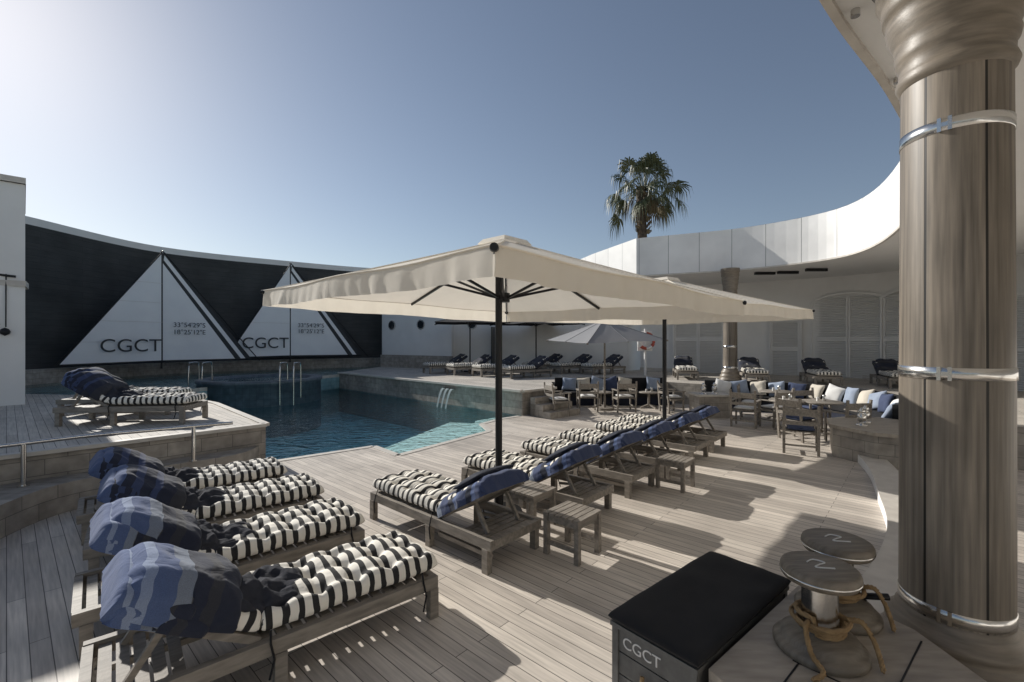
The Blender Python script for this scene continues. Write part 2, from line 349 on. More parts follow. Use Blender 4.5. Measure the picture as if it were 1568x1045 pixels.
# terrace right / centre
mb=MB()
terr=[(.29,12.8),(1.3,13.75),(1.35,15.6),(5.3,15.6),(6.2,14.7),(7.6,14.25),(8.9,13.2),(9.35,11.9),(9.1,10.4),(8.3,9.1),(7.5,8.4),(9,6.5),(13,3),(20,3),(20,32),(-7.0,32),(-7.0,26.0),(-7.7,20.3)]
mb.prism(terr,-1.3,.7,M_deck2,M_tile)
for a,b in (((.29,12.8),(-7.7,20.3)),((.29,12.8),(1.3,13.75))):
    mb.beam(Vector(a+(.69,)),Vector(b+(.69,)),.16,.06,M_copy)
mb.obj('raised_terrace')
mb=MB()
Ms=Matrix.Translation((.95,13.0,0))@Matrix.Rotation(R(43),4,'Z')
for i in range(3): mb.box(-.5,.75,-.65+i*.28,.1,0.003,.175*(i+1),M_tile,Ms)
mb.obj('stone_steps')
# waterfall spouts
M_fall=canopy_mat('falling_water',(.55,.62,.64),.5)
mb=MB()
for i in range(3):
    t=.27+i*.02; x=.29-8*t; y=12.8+7.5*t; nx,ny=(-.68,-.73)
    mb.box(-.08,.08,-.12,.02,.52,.56,M_steel,Matrix.Translation((x,y,0))@Matrix.Rotation(R(-43),4,'Z'))
    vs=[];n=8
    for k in range(n+1):
        q=k/n; off_=.1+.28*q; z=.55-.62*q*q
        for sgn in (-1,1): vs.append((x+nx*off_+sgn*.06*.73*(1-.4*q),y+ny*off_-sgn*.06*.68*(1-.4*q),z))
    mb.add(vs,[(2*k,2*k+1,2*k+3,2*k+2) for k in range(n)],M_fall,None,True)
mb.obj('waterfall_spouts')

# ------------------------------------------------------------------ walls
wall=catmull([(-19,9),(-16.9,13.4),(-16.6,15.4),(-15.9,20.6),(-11.8,24.4),(-7.5,27),(0,29.8),(4,30.8)],8)
mb=MB()
mb.strip(wall,.3,6.1,M_dark); mb.strip(wall,6.1,6.37,M_white)
wo=[(p[0]*1.02-.0,p[1]*1.02+.1) for p in wall]
mb.strip(wo,.3,6.37,M_dark)
for i in range(len(wall)-1):
    mb.add([wall[i]+(6.37,),wall[i+1]+(6.37,),wo[i+1]+(6.37,),wo[i]+(6.37,)],[(0,1,2,3)],M_white)
wi=[(p[0]*.985,p[1]*.985) for p in wall]
mb.strip(wi,.3,1.12,M_tile)
for i in range(len(wall)-1):
    mb.add([wi[i]+(1.12,),wi[i+1]+(1.12,),wall[i+1]+(1.12,),wall[i]+(1.12,)],[(0,1,2,3)],M_copy)
mb.obj('curved_screen_wall')
mb=MB(); bl_=[(-10.75,10.05),(-13.2,12.25),(-18,12),(-18,8),(-14,6.8)]
mb.prism(bl_,.7,5.55,M_white,M_white)
c=[(-10.68,10.0),(-13.2,12.35),(-18.1,12.1),(-18.1,7.9),(-14,6.7)]; mb.prism(c,5.55,5.68,M_copy,M_copy)
mb.prism([(-10.68,10.0),(-11.2,10.55),(-11.8,10.2),(-11.3,9.6)],3.3,3.42,M_copy,M_copy)
mb.tube([(-10.95,9.85,3.55),(-10.9,9.8,2.4)],.012,M_pole,6); mb.tube([(-11.3,9.6,3.6),(-10.98,9.75,2.45)],.01,M_pole,6)
mb.lathe([(0.001,-.09),(.07,-.05),(.09,0),(.06,.06),(0.001,.09)],M_pole,12,(-10.92,9.8,2.3))
mb.beam((-11.8,9.4,3.62),(-10.8,9.9,3.5),.04,.05,M_pole)
for z in (4.6,4.9,4.2): mb.cyl((-11.05,9.9,z),(-11.07,9.84,z),.035,.035,M_pole,10)
mb.obj('white_building')

# ------------------------------------------------------------------ sails
def text(s,parent,M,size,mat,ext=.004):
    c=D.curves.new('lettering','FONT'); c.body=s; c.size=size; c.align_x='CENTER'; c.extrude=ext
    c.materials.append(mat); o=D.objects.new('lettering',c); S.collection.objects.link(o); o.parent=parent; o.matrix_local=M; return o
def sail(A,B,tm,ztop,z0,tl=0.0,te=1.0,nums=(.3,.4),cg=.2,size=.8):
    e=empty('sail_canvas',(A[0],A[1],0)); A=Vector(A+(0,));B=Vector(B+(0,)); d=(B-A); dn=d.normalized(); n=Vector((dn.y,-dn.x,0))
    def P(t,z,o=0): return d*t+n*o+Vector((0,0,z))
    mb=MB()
    def tri(a,b,c_,mat,o=0,div=10):
        vs=[];fs=[];idx={}
        for i in range(div+1):
            for j in range(div+1-i):
                u=i/div;v=j/div;w_=1-u-v
                t=a[0]*w_+b[0]*u+c_[0]*v; z=a[1]*w_+b[1]*u+c_[1]*v
                idx[i,j]=len(vs); vs.append(P(t,z,o+.9*u*v*w_*4*.3))
        for i in range(div):
            for j in range(div-i):
                fs.append((idx[i,j],idx[i+1,j],idx[i,j+1]))
                if i+j<div-1: fs.append((idx[i+1,j],idx[i+1,j+1],idx[i,j+1]))
        mb.add(vs,fs,mat,None,True)
    tri((tl,z0),(tm-.004,z0+.04),(tm-.004,ztop),M_sail)
    tri((tm+.004,z0+.04),(tm+(te-tm)*.80,z0+.02),(tm+.004,ztop-.35),M_sail)
    def quad(a,b,c_,d_,mat,o): mb.add([P(*a,o),P(*b,o),P(*c_,o),P(*d_,o)],[(0,1,2,3)],mat)
    q=te-tm
    quad((tm+q*.87,z0+.02),(tm+q*.93,z0+.02),(tm+.012,ztop-.02),(tm+.008,ztop-.22),M_sail,.01)
    quad((tm+q*.80,z0+.02),(tm+q*.87,z0+.02),(tm+.008,ztop-.22),(tm+.006,ztop-.36),M_ink,.006)
    quad((tm+q*.93,z0+.02),(te,z0+.02),(tm+.016,ztop+.1),(tm+.012,ztop-.02),M_ink,.006)
    mb.cyl(P(tm,z0-.3,-.05),P(tm,ztop+.16,-.05),.035,.03,M_pole,10)
    mb.tube([P(tl,z0-.03,.02),P(te,z0-.03,.02)],.03,M_pole,8)
    mb.tube([P(tm,ztop+.15,.03),P(te+.06,z0-.1,.03)],.022,M_pole,6)
    mb.tube([P(tm,ztop+.1,.03),P(tl-.02,z0-.05,.03)],.012,M_pole,6)
    for k in range(1,5):
        z=z0+(ztop-z0)*k/5.5; ta=tl+(tm-tl)*(z-z0)/(ztop-z0)
        mb.tube([P(ta,z,.03),P((ta+tm)/2,z,.12),P(tm,z,.03)],.004,M_copy,4)
    mb.obj('canvas',e)
    T=Matrix((dn,Vector((0,0,1)),n)).transposed().to_4x4()
    def TM(t,z,o=.2): 
        m=T.copy(); m.translation=P(t,z,o); return m
    text('CGCT',e,TM(cg,z0+.42),size*.74,M_ink)
    text('33\u00b054\'29"S',e,TM(nums[0],nums[1]),size*.29,M_ink); text('18\u00b025\'12"E',e,TM(nums[0],nums[1]-.3),size*.29,M_ink)
    return e
sail((-15.9,16.0),(-12.4,21.6),.461,5.63,1.27,0,1.0,(.60,2.68),.30,.95)
sail((-13.25,21.2),(-8.3,25.0),.43,5.86,1.34,0.0,1.0,(.58,2.80),.25,1.0)

# ------------------------------------------------------------------ white back building with portholes
mb=MB()
bb=[(-7.2,25.2),(-3.0,22.6),(-3.0,23.6),(.5,22.6),(5.5,21.6),(7,23),(7,28),(-7,28)]
mb.prism(bb,.7,4.3,M_soffit,M_white)
mb.prism([(-7.2,24.9),(-2.9,22.3),(-2.9,22.55),(-7.2,25.15)],.7,1.35,M_tile,M_tile)
pp=Vector((-7.2,25.2,0)); dd=(Vector((-3.0,22.6,0))-pp).normalized(); nn=Vector((dd.y,-dd.x,0))
def porthole(p,nn,z):
    q=Vector(p)+Vector((0,0,z)); mb.cyl(q,q+nn*.04,.26,.26,M_steel,28); mb.cyl(q+nn*.04,q+nn*.05,.2,.2,M_glass,28)
for t in (.8,2.9): porthole(pp+dd*t,nn,2.95)
p2=Vector((-3.0,23.6,0)); d2=(Vector((.5,22.6,0))-p2).normalized(); n2=Vector((d2.y,-d2.x,0))
for t in (1.0,): porthole(p2+d2*t,n2,2.95)
mb.beam(p2+d2*2.2+n2*.03+Vector((0,0,.71)),p2+d2*2.2+n2*.03+Vector((0,0,2.8)),.05,.9,M_glass,up=tuple(n2))
mb.obj('pool_house')

# ------------------------------------------------------------------ curved roof
inner=catmull([(-1.5,-6),(-.6,-2),(.1,.6),(1.0,2.05),(2.3,3.3),(3.98,4.7),(6.4,7.0),(8.45,9.96),(9.5,12.3),(9.35,13.9),(7.9,15.6),(6.2,16.5),(4.7,17.2)],7)+[(3.6,20.3),(2.6,24)]
outer=catmull([(3,-8),(5.5,-4),(7.8,0),(10,3.5),(12.6,7),(14.4,10.5),(14.8,14),(13.2,17.3),(10.5,19.4),(8,20.8),(6.4,22)],7)
ZS=4.56; ZT=5.98
def resample(P,n):
    L=[0]
    for i in range(1,len(P)): L.append(L[-1]+math.dist(P[i-1],P[i]))
    out=[];j=0
    for k in range(n):
        t=L[-1]*k/(n-1)
        while j<len(P)-2 and L[j+1]<t: j+=1
        f=(t-L[j])/(L[j+1]-L[j]); out.append((P[j][0]+(P[j+1][0]-P[j][0])*f,P[j][1]+(P[j+1][1]-P[j][1])*f))
    return out
mb=MB(); mb.strip(inner,ZS,ZT,M_fascia)
ni=100; ri=resample(inner,ni); ro=resample(outer+[(6.2,26)],ni)
for i in range(ni-1):
    mb.add([ri[i]+(ZS,),ri[i+1]+(ZS,),ro[i+1]+(ZS,),ro[i]+(ZS,)],[(3,2,1,0)],M_soffit)
    mb.add([ri[i]+(ZT,),ri[i+1]+(ZT,),ro[i+1]+(ZT,),ro[i]+(ZT,)],[(0,1,2,3)],M_soffit)
mb.strip(ro,ZS,ZT,M_white)
for i in range(0,len(inner)-1):
    a=inner[i];b=inner[i+1]; mb.beam((a[0],a[1],ZS-.012),(b[0],b[1],ZS-.012),.06,.05,M_copy)
for p in ((2.55,3.38),(3.6,4.25),(4.6,5.15)):
    mb.cyl((p[0],p[1],ZS-.05),(p[0],p[1],ZS),.03,.03,M_steel,12)
for x,y in ((9.0,16.2),(9.7,16.0),(10.3,15.4)): mb.box(x-.35,x+.35,y-.06,y+.06,ZS-.1,ZS-.01,M_pole)
mb.obj('curved_roof')
def inset(P,d):
    out=[]
    for i,p in enumerate(P):
        a=P[max(i-1,0)];b=P[min(i+1,len(P)-1)]; t=Vector((b[0]-a[0],b[1]-a[1])).normalized(); out.append((p[0]-t.y*d,p[1]+t.x*d))
    return out
bw=inset(outer,.5)
mb=MB(); mb.strip(bw,0.0,ZS-.002,M_white)
bwb=inset(bw,.04); mb.strip(bwb,.7,.85,M_copy)
mb.obj('back_wall')
def louvre(t0,wd,z0,z1,arch=True,name='louvred_shutter',leaves=2):
    L=0
    for i in range(1,len(bw)):
        s_=math.dist(bw[i-1],bw[i])
        if L+s_>=t0: break
        L+=s_
    a=Vector(bw[i-1]+(0,));b=Vector(bw[i]+(0,)); x=(b-a).normalized(); c=a+x*(t0-L); n=Vector((-x.y,x.x,0))
    T=Matrix((x,n,Vector((0,0,1)))).transposed().to_4x4(); T.translation=c
    mb=MB(); fw=.07
    rise=.28 if arch else 0
    def top(u): return z1+rise*(1-(2*u/wd)**2)
    y0=.06;y1=.13
    mb.box(-wd/2-fw,-wd/2,y0,y1+.03,z0,z1,M_lou,T); mb.box(wd/2,wd/2+fw,y0,y1+.03,z0,z1,M_lou,T)
    K=12
    for k in range(K):
        u0=-wd/2-fw+(wd+2*fw)*k/K;u1=-wd/2-fw+(wd+2*fw)*(k+1)/K
        mb.beam((u0,(y0+y1)/2+.015,top(u0*.93)+.02),(u1,(y0+y1)/2+.015,top(u1*.93)+.02),.1,.08,M_lou,T)
    mb.box(-wd/2,wd/2,y0-.02,y0,z0,z1+rise*.4,M_lou,T)
    lw=wd/leaves
    for q in range(leaves):
        xa=-wd/2+q*lw+.01; xb=xa+lw-.02
        for (s0,s1) in ((xa,xa+.06),(xb-.06,xb)): mb.box(s0,s1,y0,y1-.01,z0+.02,top((xa+xb)/2)-.06 if arch else z1-.02,M_lou,T)
        z=z0+.06; mid=(z0+z1)/2
        while z<top((xa+xb)/2)-.08:
            if abs(z-mid)<.06: mb.box(xa+.06,xb-.06,y0,y1-.015,z-.04,z+.05,M_lou,T)
            else:
                Q=T@Matrix.Translation((0,y0+.03,z))@Matrix.Rotation(R(38),4,'X'); mb.box(xa+.06,xb-.06,-.03,.03,-.004,.006,M_lou,Q)
            z+=.065
    mb.obj(name)
def arc_at(u):
    L=0
    for i in range(1,len(bw)):
        a=bw[i-1];b=bw[i]; s_=math.dist(a,b)
        fa=a[0]-u*a[1]; fb=b[0]-u*b[1]
        if a[1]>2 and fa*fb<=0: return L+s_*abs(fa)/(abs(fa)+abs(fb))
        L+=s_
    return L
for bearing,wd,lv in ((.74,2.3,2),(.875,1.5,2),(.41,2.0,2),(.60,1.0,1)):
    louvre(arc_at(bearing),wd,.72,3.6 if wd>1.2 else 2.9,arch=wd>1.2,leaves=lv)
for bearing in (1.12,1.35,1.6):
    t=arc_at(bearing); louvre(t,2.2,.3,3.4,False,'window_shutter',3)
# lifebuoy
mb=MB()
pts=[(0.3*math.cos(a),0,.3*math.sin(a)) for a in [2*math.pi*k/32 for k in range(33)]]
for k in range(8):
    mb.tube(pts[k*4:k*4+5],.065,M_red if k%2 else M_whitef,10)
mb.obj('lifebuoy',None,(5.4,18.3,2.1))
mb=MB(); mb.box(-.04,.04,-.04,.04,0,1.9,M_white); mb.box(-.3,.3,.04,.08,1.0,1.8,M_white); mb.obj('lifebuoy_stand',None,(5.4,18.45,.7))

# ------------------------------------------------------------------ columns
def column(loc,z0,sc=1.0,capsc=1.0,rot=0):
    e=empty('timber_column',(loc[0],loc[1],0),rot); e.scale=(sc,sc,1)
    mb=MB()
    mb.lathe([(.262,z0+.40),(.26,1.9),(.252,3.74)],M_col,96)
    b=[(.40,0),(.41,.03),(.41,.10),(.385,.13),(.37,.14),(.375,.18),(.37,.22),(.34,.25),(.325,.27),(.335,.30),(.33,.335),(.30,.36),(.285,.38),(.28,.40),(.263,.42)]
    mb.lathe([(r,z0+z*1.08) for r,z in b],M_colt,72)
    c=[(.253,3.68),(.27,3.70),(.28,3.73),(.27,3.76),(.262,3.78),(.264,3.84),(.278,3.86),(.286,3.90),(.276,3.93),(.29,3.97),(.318,4.04),(.33,4.10),(.33,4.15),(.345,4.16),(.352,4.21),(.352,4.28),(.38,4.30),(.38,4.43),(.41,4.44),(.41,4.56)]
    mb.lathe([(.253+(r-.253)*capsc,z) for r,z in c],M_colt,72)
    for z in (.50,1.91,3.36):
        zz=z+z0 if z<1 else z; r=.262 if z<2 else .2545
        mb.lathe([(r,zz-.036),(r+.004,zz-.034),(r+.004,zz+.034),(r,zz+.036)],M_steel,96)
        for a in (R(212)-rot,R(222)-rot):
            T=Matrix.Translation(((r+.008)*math.cos(a),(r+.008)*math.sin(a),zz))@Matrix.Rotation(a,4,'Z'); mb.box(-.005,.006,-.009,.009,-.040,.040,M_steel,T)
        a=R(217)-rot; T=Matrix.Translation(((r+.006)*math.cos(a),(r+.006)*math.sin(a),zz))@Matrix.Rotation(a,4,'Z'); mb.box(-.004,.004,-.03,.03,-.012,.012,M_steel,T)
    mb.obj('shaft',e)
column((2.72,2.8),0,rot=R(17)); column((7.43,15.5),.7,.86,.6)
column((11.5,8.2),.0)

# ------------------------------------------------------------------ palm
def palm(loc,zc):
    e=empty('palm_tree',loc); mb=MB()
    H=zc; pts=[(math.sin(k*.3)*.15,0,-1.8+(H+1.8)*k/14) for k in range(15)]
    mb.tube(pts,[.5-.16*k/14 for k in range(15)],M_trunk,14)
    for i in range(130):
        a=random.uniform(0,6.28); z=H-random.uniform(.1,3.8); r=.36
        p=Vector((r*math.cos(a)+.1,r*math.sin(a),z)); q=p+Vector((math.cos(a)*.28,math.sin(a)*.28,.25)); mb.beam(p,q,.13,.05,M_frondd if i%2 else M_trunk)
    mb.obj('trunk',e); mb=MB()
    NF=48
    for i in range(NF):
        a=i*2.399+random.uniform(-.3,.3); f=i/(NF-1)
        el=R(84-130*f**1.05+random.uniform(-10,10)); dry=f>.93
        mat=M_frondd if dry else M_frond
        d=Vector((math.cos(a)*math.cos(el),math.sin(a)*math.cos(el),math.sin(el)))
        L=random.uniform(1.4,2.5)*(1 if not dry else .7)
        p0=Vector((.12+.2*math.cos(a),.2*math.sin(a),H-.1)); 
        pts=[p0+d*L*t+Vector((0,0,-.3*t*t*L*math.cos(el))) for t in (0,.35,.7,1)]
        mb.tube(pts,[.04,.03,.022,.016],mat,5,caps=False)
        tip=pts[-1]; fd=(pts[-1]-pts[-2]).normalized()
        side=fd.cross(Vector((0,0,1)))
        if side.length<.1: side=Vector((math.sin(a),-math.cos(a),0))
        side.normalize(); side=(Matrix.Rotation(random.uniform(-.6,.6),3,fd)@side); nrm=side.cross(fd).normalized()
        nb=22
        for k in range(nb):
            th=R(-95+190*k/(nb-1)); bd=(fd*math.cos(th)+side*math.sin(th)+nrm*.15*random.uniform(-1,1)).normalized()
            bl=random.uniform(1.05,1.45)*(1-.3*abs(th)/1.8); w_=.06
            s2=bd.cross(nrm).normalized()
            m1=tip+bd*bl*.5; m2=tip+bd*bl*.78+Vector((0,0,-.2)); m3=tip+bd*bl*.92+Vector((0,0,-.8-random.random()*.5))
            vs=[tip,m1+s2*w_,m1-s2*w_,m2+s2*w_*.6,m2-s2*w_*.6,m3]
            mb.add(vs,[(0,1,2),(1,3,4,2),(3,5,4)],mat)
    mb.obj('crown',e)
palm((10.45,36.5,0),14.4)

# ------------------------------------------------------------------ umbrellas
def umbrella(name,loc,rot,hd,zr,za,mat,pole=M_pole,val=.16,tilt=(0,0),base=True,rp=.042,frame=M_pole):
    e=empty(name,loc,rot)
    c=empty('canopy_frame',(0,0,0),(tilt[0],tilt[1],0)); c.parent=e
    mb=MB(); s=hd/math.sqrt(2); ns=24; nr=12; SG=.008
    def bulge(t): return math.sin(math.pi*abs(t))**2
    for q in range(4):
        T=Matrix.Rotation(q*math.pi/2,4,'Z'); vs=[];fs=[]
        for i in range(nr+1):
            r=.09+.91*i/nr
            for j in range(ns+1):
                t=-1+2*j/ns
                sag=SG*r*bulge(t)*s
                wr=(.014*nz(t*4+q*9,r*4)+.009*nz(t*12,r*3,q))*r*bulge(t)
                vs.append((s*r*(1-.012*bulge(t)*r),s*r*t,za-(za-zr)*(r**.95)-sag+wr))
        for i in range(nr):
            for j in range(ns):
                a=i*(ns+1)+j; fs.append((a,a+ns+1,a+ns+2,a+1))
        mb.add(vs,fs,mat,None,True,T)
        if val:
            nv_=110; vs=[];fs=[]
            for j in range(nv_+1):
                t=-1+2*j/nv_
                x=s*(1-.012*bulge(t)); zt=zr-SG*bulge(t)*s
                g=min(1,(1-abs(t))/.06)
                fl=(.014*math.sin(t*36+q+5*nz(t*3,q))*(.5+.5*nz(t*2,q+3))+.045*nz(t*5,q*3.3)+.035*nz(t*15,q))*g
                vl=val*(1+.06*nz(t*4,q+5))
                vs+=[(x+.003,s*t,zt+.004),(x+.010+fl*.45,s*t,zt-vl*.5),(x+.012+fl,s*t*1.003,zt-vl)]
            for j in range(nv_):
                a=3*j; fs+=[(a,a+1,a+4,a+3),(a+1,a+2,a+5,a+4)]
            mb.add(vs,fs,mat,None,True,T)
            mb.tube([(s*(1-.012*bulge(t/8))+.004,s*t/8,zr-SG*bulge(t/8)*s+.006) for t in range(-8,9)],.008,mat,6,T)
        for k in (0,1):
            y=s if k else 0
            mb.tube([(s*r,y*r,za-(za-zr)*(r**.95)+.004) for r in [.1+.9*i/8 for i in range(9)]],.008,mat,5,T)
    cs=s*.115
    mb.add([(cs,cs,za-.065),(-cs,cs,za-.065),(-cs,-cs,za-.065),(cs,-cs,za-.065),(cs*.8,cs*.8,za-.005),(-cs*.8,cs*.8,za-.005),(-cs*.8,-cs*.8,za-.005),(cs*.8,-cs*.8,za-.005),(0,0,za+.02)],
      [(0,1,5,4),(1,2,6,5),(2,3,7,6),(3,0,4,7),(4,5,8),(5,6,8),(6,7,8),(7,4,8)],mat)
    # rib-end pocket at each corner
    for q in range(4):
        a=math.pi/4+q*math.pi/2; mb.cyl((hd*.985*math.cos(a),hd*.985*math.sin(a),zr-.01),(hd*1.01*math.cos(a),hd*1.01*math.sin(a),zr-.012),.03,.025,frame,12)
    mb.obj('canopy',c); mb=MB()
    hz=zr-.02
    for q in range(8):
        a=q*math.pi/4; r=hd if q%2 else s
        e1=(r*.985*math.cos(a),r*.985*math.sin(a),zr-.012); top=(.06*math.cos(a),.06*math.sin(a),za-.09)
        mb.beam(top,e1,.022,.03,frame)
        m=Vector(top).lerp(Vector(e1),.48); mb.beam((.07*math.cos(a),.07*math.sin(a),hz),m+Vector((0,0,-.02)),.02,.028,frame)
    mb.cyl((0,0,hz-.05),(0,0,hz+.06),.075,.075,frame,16); mb.cyl((0,0,za-.16),(0,0,za-.05),.08,.08,frame,16)
    mb.obj('ribs',c)
    mb=MB(); mb.cyl((0,0,.02),(0,0,za-.06),rp,rp,pole,20)
    if base: mb.cyl((0,0,.005),(0,0,.06),.3,.28,pole,28); mb.cyl((0,0,.06),(0,0,.4),rp*1.35,rp*1.35,pole,16)
    mb.obj('pole',e); return e
umbrella('patio_umbrella',(-.16,5.5,0),R(45),2.9,2.64,3.33,M_can,tilt=(R(.8),R(1.0)),val=.18)
umbrella('patio_umbrella',(3.2,9.55,0),R(38),2.9,2.72,3.42,M_can,val=.18)
umbrella('patio_umbrella',(2.85,14.0,0),R(20),1.85,2.13,2.75,M_cangrey,M_teak,.0,(R(2),R(-2)),rp=.028,frame=M_teak)
umbrella('patio_umbrella',(-1.9,20.6,.7),R(10),2.2,2.2,2.6,M_canblk,M_pole,.0,rp=.03)
umbrella('patio_umbrella',(1.1,20.8,.7),R(30),2.2,2.15,2.6,M_canblk,M_pole,.0,rp=.03)

# ------------------------------------------------------------------ loungers
def cushion(mb,L,W,t,T,seed=0,period=.092,nx=84,ny=40,tx=.25,ty=.215,mat=None):
    mat=mat or M_str
    def spread(n):
        o=[i/n for i in range(n+1)]
        extra=[.003,.008,.016,.028]; o+=extra+[1-e for e in extra]; return sorted(set(o))
    xs=spread(nx);ys=spread(ny)
    nX=max(1,round(L/tx));nY=max(1,round(W/ty))
    def h(u,v):
        ex=max(0,1-abs(2*u-1)**20)**.5; ey=max(0,1-abs(2*v-1)**12)**.5; return ex*ey
    V=[];F=[];UV=[]
    for side in (1,-1):
        for i,u in enumerate(xs):
            for j,v in enumerate(ys):
                x=u*L;y=(v-.5)*W; e=h(u,v)
                a=u*nX-.5; b=v*nY-.5
                da=(a-round(a))*L/nX; db=(b-round(b))*W/nY
                if not(0<=round(a)<nX): da=.2
                if not(0<=round(b)<nY): db=.2
                d2=da*da+db*db
                pk=math.exp(-d2/(.045**2)); cr=.3*math.exp(-(da/.035)**2)+.25*math.exp(-(db/.035)**2)
                pf=abs(math.sin(math.pi*(a)))*abs(math.sin(math.pi*(b)))
                top=t*.56+.024*(1-cr)+.020*pf-.060*pk+.014*nz(x*5+seed,y*5,seed)
                z=(top if side>0 else -t*.45)*e
                V.append(Vector((x+.012*nz(y*6,z*6,seed),y+.012*nz(x*5,z*5,seed+3),z)))
    n=len(xs);m=len(ys)
    def uvof(k,end):
        p=V[k]; 
        if end: return (p.y/period+.25,p.z)
        a=p.x/(L/nX)-.5; b=(p.y+W/2)/(W/nY)-.5
        wv=.006*math.sin(2*math.pi*a)*math.cos(2*math.pi*b)+.009*nz(p.x*2.2,p.y*3,seed+7)
        return ((p.x+(wv*min(1,max(0,p.z/.03))))/period,p.y)
    for side in (0,1):
        o=side*n*m
        for i in range(n-1):
            for j in range(m-1):
                a=o+i*m+j; q=(a,a+m,a+m+1,a+1)
                if side: q=q[::-1]
                nn_=(V[q[2]]-V[q[0]]).cross(V[q[3]]-V[q[1]])
                end=abs(nn_.x)>1.2*max(abs(nn_.z),abs(nn_.y)) and (i<4 or i>n-6)
                F.append(q); UV.append([uvof(k,end) for k in q])
    mb.add(V,F,mat,UV,True,T)
def pillow(mb,w_,d_,t,T,mat,seed=0,n=18,p=3.2):
    V=[];F=[]
    for side in (1,-1):
        for i in range(n+1):
            for j in range(n+1):
                u=-1+2*i/n;v=-1+2*j/n
                u2=math.sin(u*math.pi/2);v2=math.sin(v*math.pi/2)
                e=(max(0,1-abs(u2)**p)*max(0,1-abs(v2)**p))**.5
                pin=1-.08*(1-abs(v2))*abs(u2)**4; pin2=1-.08*(1-abs(u2))*abs(v2)**4
                V.append((u2*w_/2*pin,v2*d_/2*pin2,side*t/2*e*(1+.25*nz(u*2+seed,v*2))))
    k=n+1
    for s_ in (0,1):
        o=s_*k*k
        for i in range(n):
            for j in range(n):
                a=o+i*k+j; q=(a,a+k,a+k+1,a+1); F.append(q[::-1] if s_ else q)
    mb.add(V,F,mat,None,True,T)
HX=1.20; BA=R(30); BL=.70
def lounger_frame():
    mb=MB(); W=.34
    for s_ in (-1,1):
        mb.box(0,2.0,s_*W-.025,s_*W+.025,.22,.31,M_teak)
        for x in (.035,1.1,1.93): mb.box(x-.035,x+.035,s_*W-.032,s_*W+.032,0,.218 if x==1.1 else .222,M_teak)
    for x in (-.004,1.954): mb.box(x,x+.05,-W+.026,W-.026,.225,.305,M_teak)
    for k in range(13): mb.box(.08+k*.088,.08+k*.088+.062,-W+.026,W-.026,.292,.312,M_teak)
    for k in range(5): mb.box(1.56+k*.078,1.56+k*.078+.06,-W+.03,W-.03,.265,.285,M_teak)
    mb.box(.3,.35,-W+.03,W-.03,.23,.28,M_teak)
    B=Matrix.Translation((HX,0,.315))@Matrix.Rotation(-BA,4,'Y')
    for s_ in (-1,1): mb.box(0,BL,s_*.29-.022,s_*.29+.022,-.035,.012,M_teak,B)
    for k in range(8): mb.box(.03+k*.084,.03+k*.084+.058,-.266,.266,-.01,.008,M_teak,B)
    for s_ in (-1,1):
        top=B@Vector((BL*.72,s_*.22,-.03)); mb.beam(top,(1.82,s_*.22,.29),.03,.035,M_teak)
        mb.beam((1.25,s_*.25,.2),(1.70,s_*.25,.26),.02,.03,M_teak)
    mb.box(1.2,1.95,-W+.03,-W+.06,.12,.16,M_teak)
    return mb
def lounger_cush(seed,mat=None):
    mb=MB(); cushion(mb,1.22,.66,.11,Matrix.Translation((-.02,0,.38)),seed,mat=mat)
    cushion(mb,.71,.64,.09,Matrix.Translation((HX,0,.375))@Matrix.Rotation(-BA,4,'Y')@Matrix.Translation((.01,0,0)),seed+4,nx=50,mat=mat)
    for s_ in (-1,1):
        for x in (.12,1.15): mb.tube([(x,s_*.335,.36),(x+.01,s_*.375,.3),(x-.01,s_*.38,.2),(x+.02,s_*.39,.1)],.007,M_black,5)
    return mb
def place(u,y,z):
    """point on the cushion: u along the back (0 = hinge), y across, z above cushion centre plane"""
    s_=max(0,min(1,u/.24+.5)); s_=s_*s_*(3-2*s_); a=BA*s_
    if u<0: c=Vector((HX+u,0,.375))
    else: c=Vector((HX+u*math.cos(BA),0,.375+u*math.sin(BA)))
    return c+Vector((-math.sin(a)*z,y,math.cos(a)*z))
def bundle(mb,u0,u1,w_,h,mat,seed,rough=1.0,zb=-.05,nu=64,nv=48,p=5,taper=0,pw=.62,skew=0):
    V=[];F=[];UV=[]
    for i in range(nu+1):
        s_=.5-.5*math.cos(math.pi*i/nu); u=u0+(u1-u0)*s_
        ez=(max(0,1-abs(2*s_-1)**p))**(1/p)
        for j in range(nv+1):
            th=math.pi*j/nv; cx=math.cos(th); sn=math.sin(th)
            yy=math.copysign(abs(cx)**pw,cx); zz=abs(sn)**pw
            f=.04*nz(u*3+seed,yy*1.6,seed)+.012*math.sin(16*(u+.25*nz(u*3,yy*2,seed)+skew*yy)+seed)*rough+.03*rough*(abs(nz(u*7+seed,yy*4,seed*2))-.15)+.012*rough*nz(u*15,yy*10,seed)
            ww=w_*(.9+.1*ez)*(1-taper*(1-s_))*(1+.08*nz(u*4,zz*2+yy,seed+5)+ .03*math.sin(zz*14+u*6+seed)*rough)
            z=zb+(h-zb)*zz*ez*(1-taper*.5*(1-s_))+f*ez*zz
            uu=u+.02*nz(yy*3,zz*3,seed)-(.05*(1-zz) if s_>.5 else 0)*ez
            V.append(place(uu,ww*yy,z))
    k=nv+1
    for i in range(nu):
        for j in range(nv):
            a=i*k+j; q=(a,a+1,a+k+1,a+k); F.append(q)
            uv=[]
            for x in q:
                ii=x//k; s_=.5-.5*math.cos(math.pi*ii/nu); uv.append((min(.995,max(.005,s_+.02*skew*((x%k)/nv-.5)*10)),(x%k)/nv))
            UV.append(uv)
    mb.add(V,F,mat,UV,True)
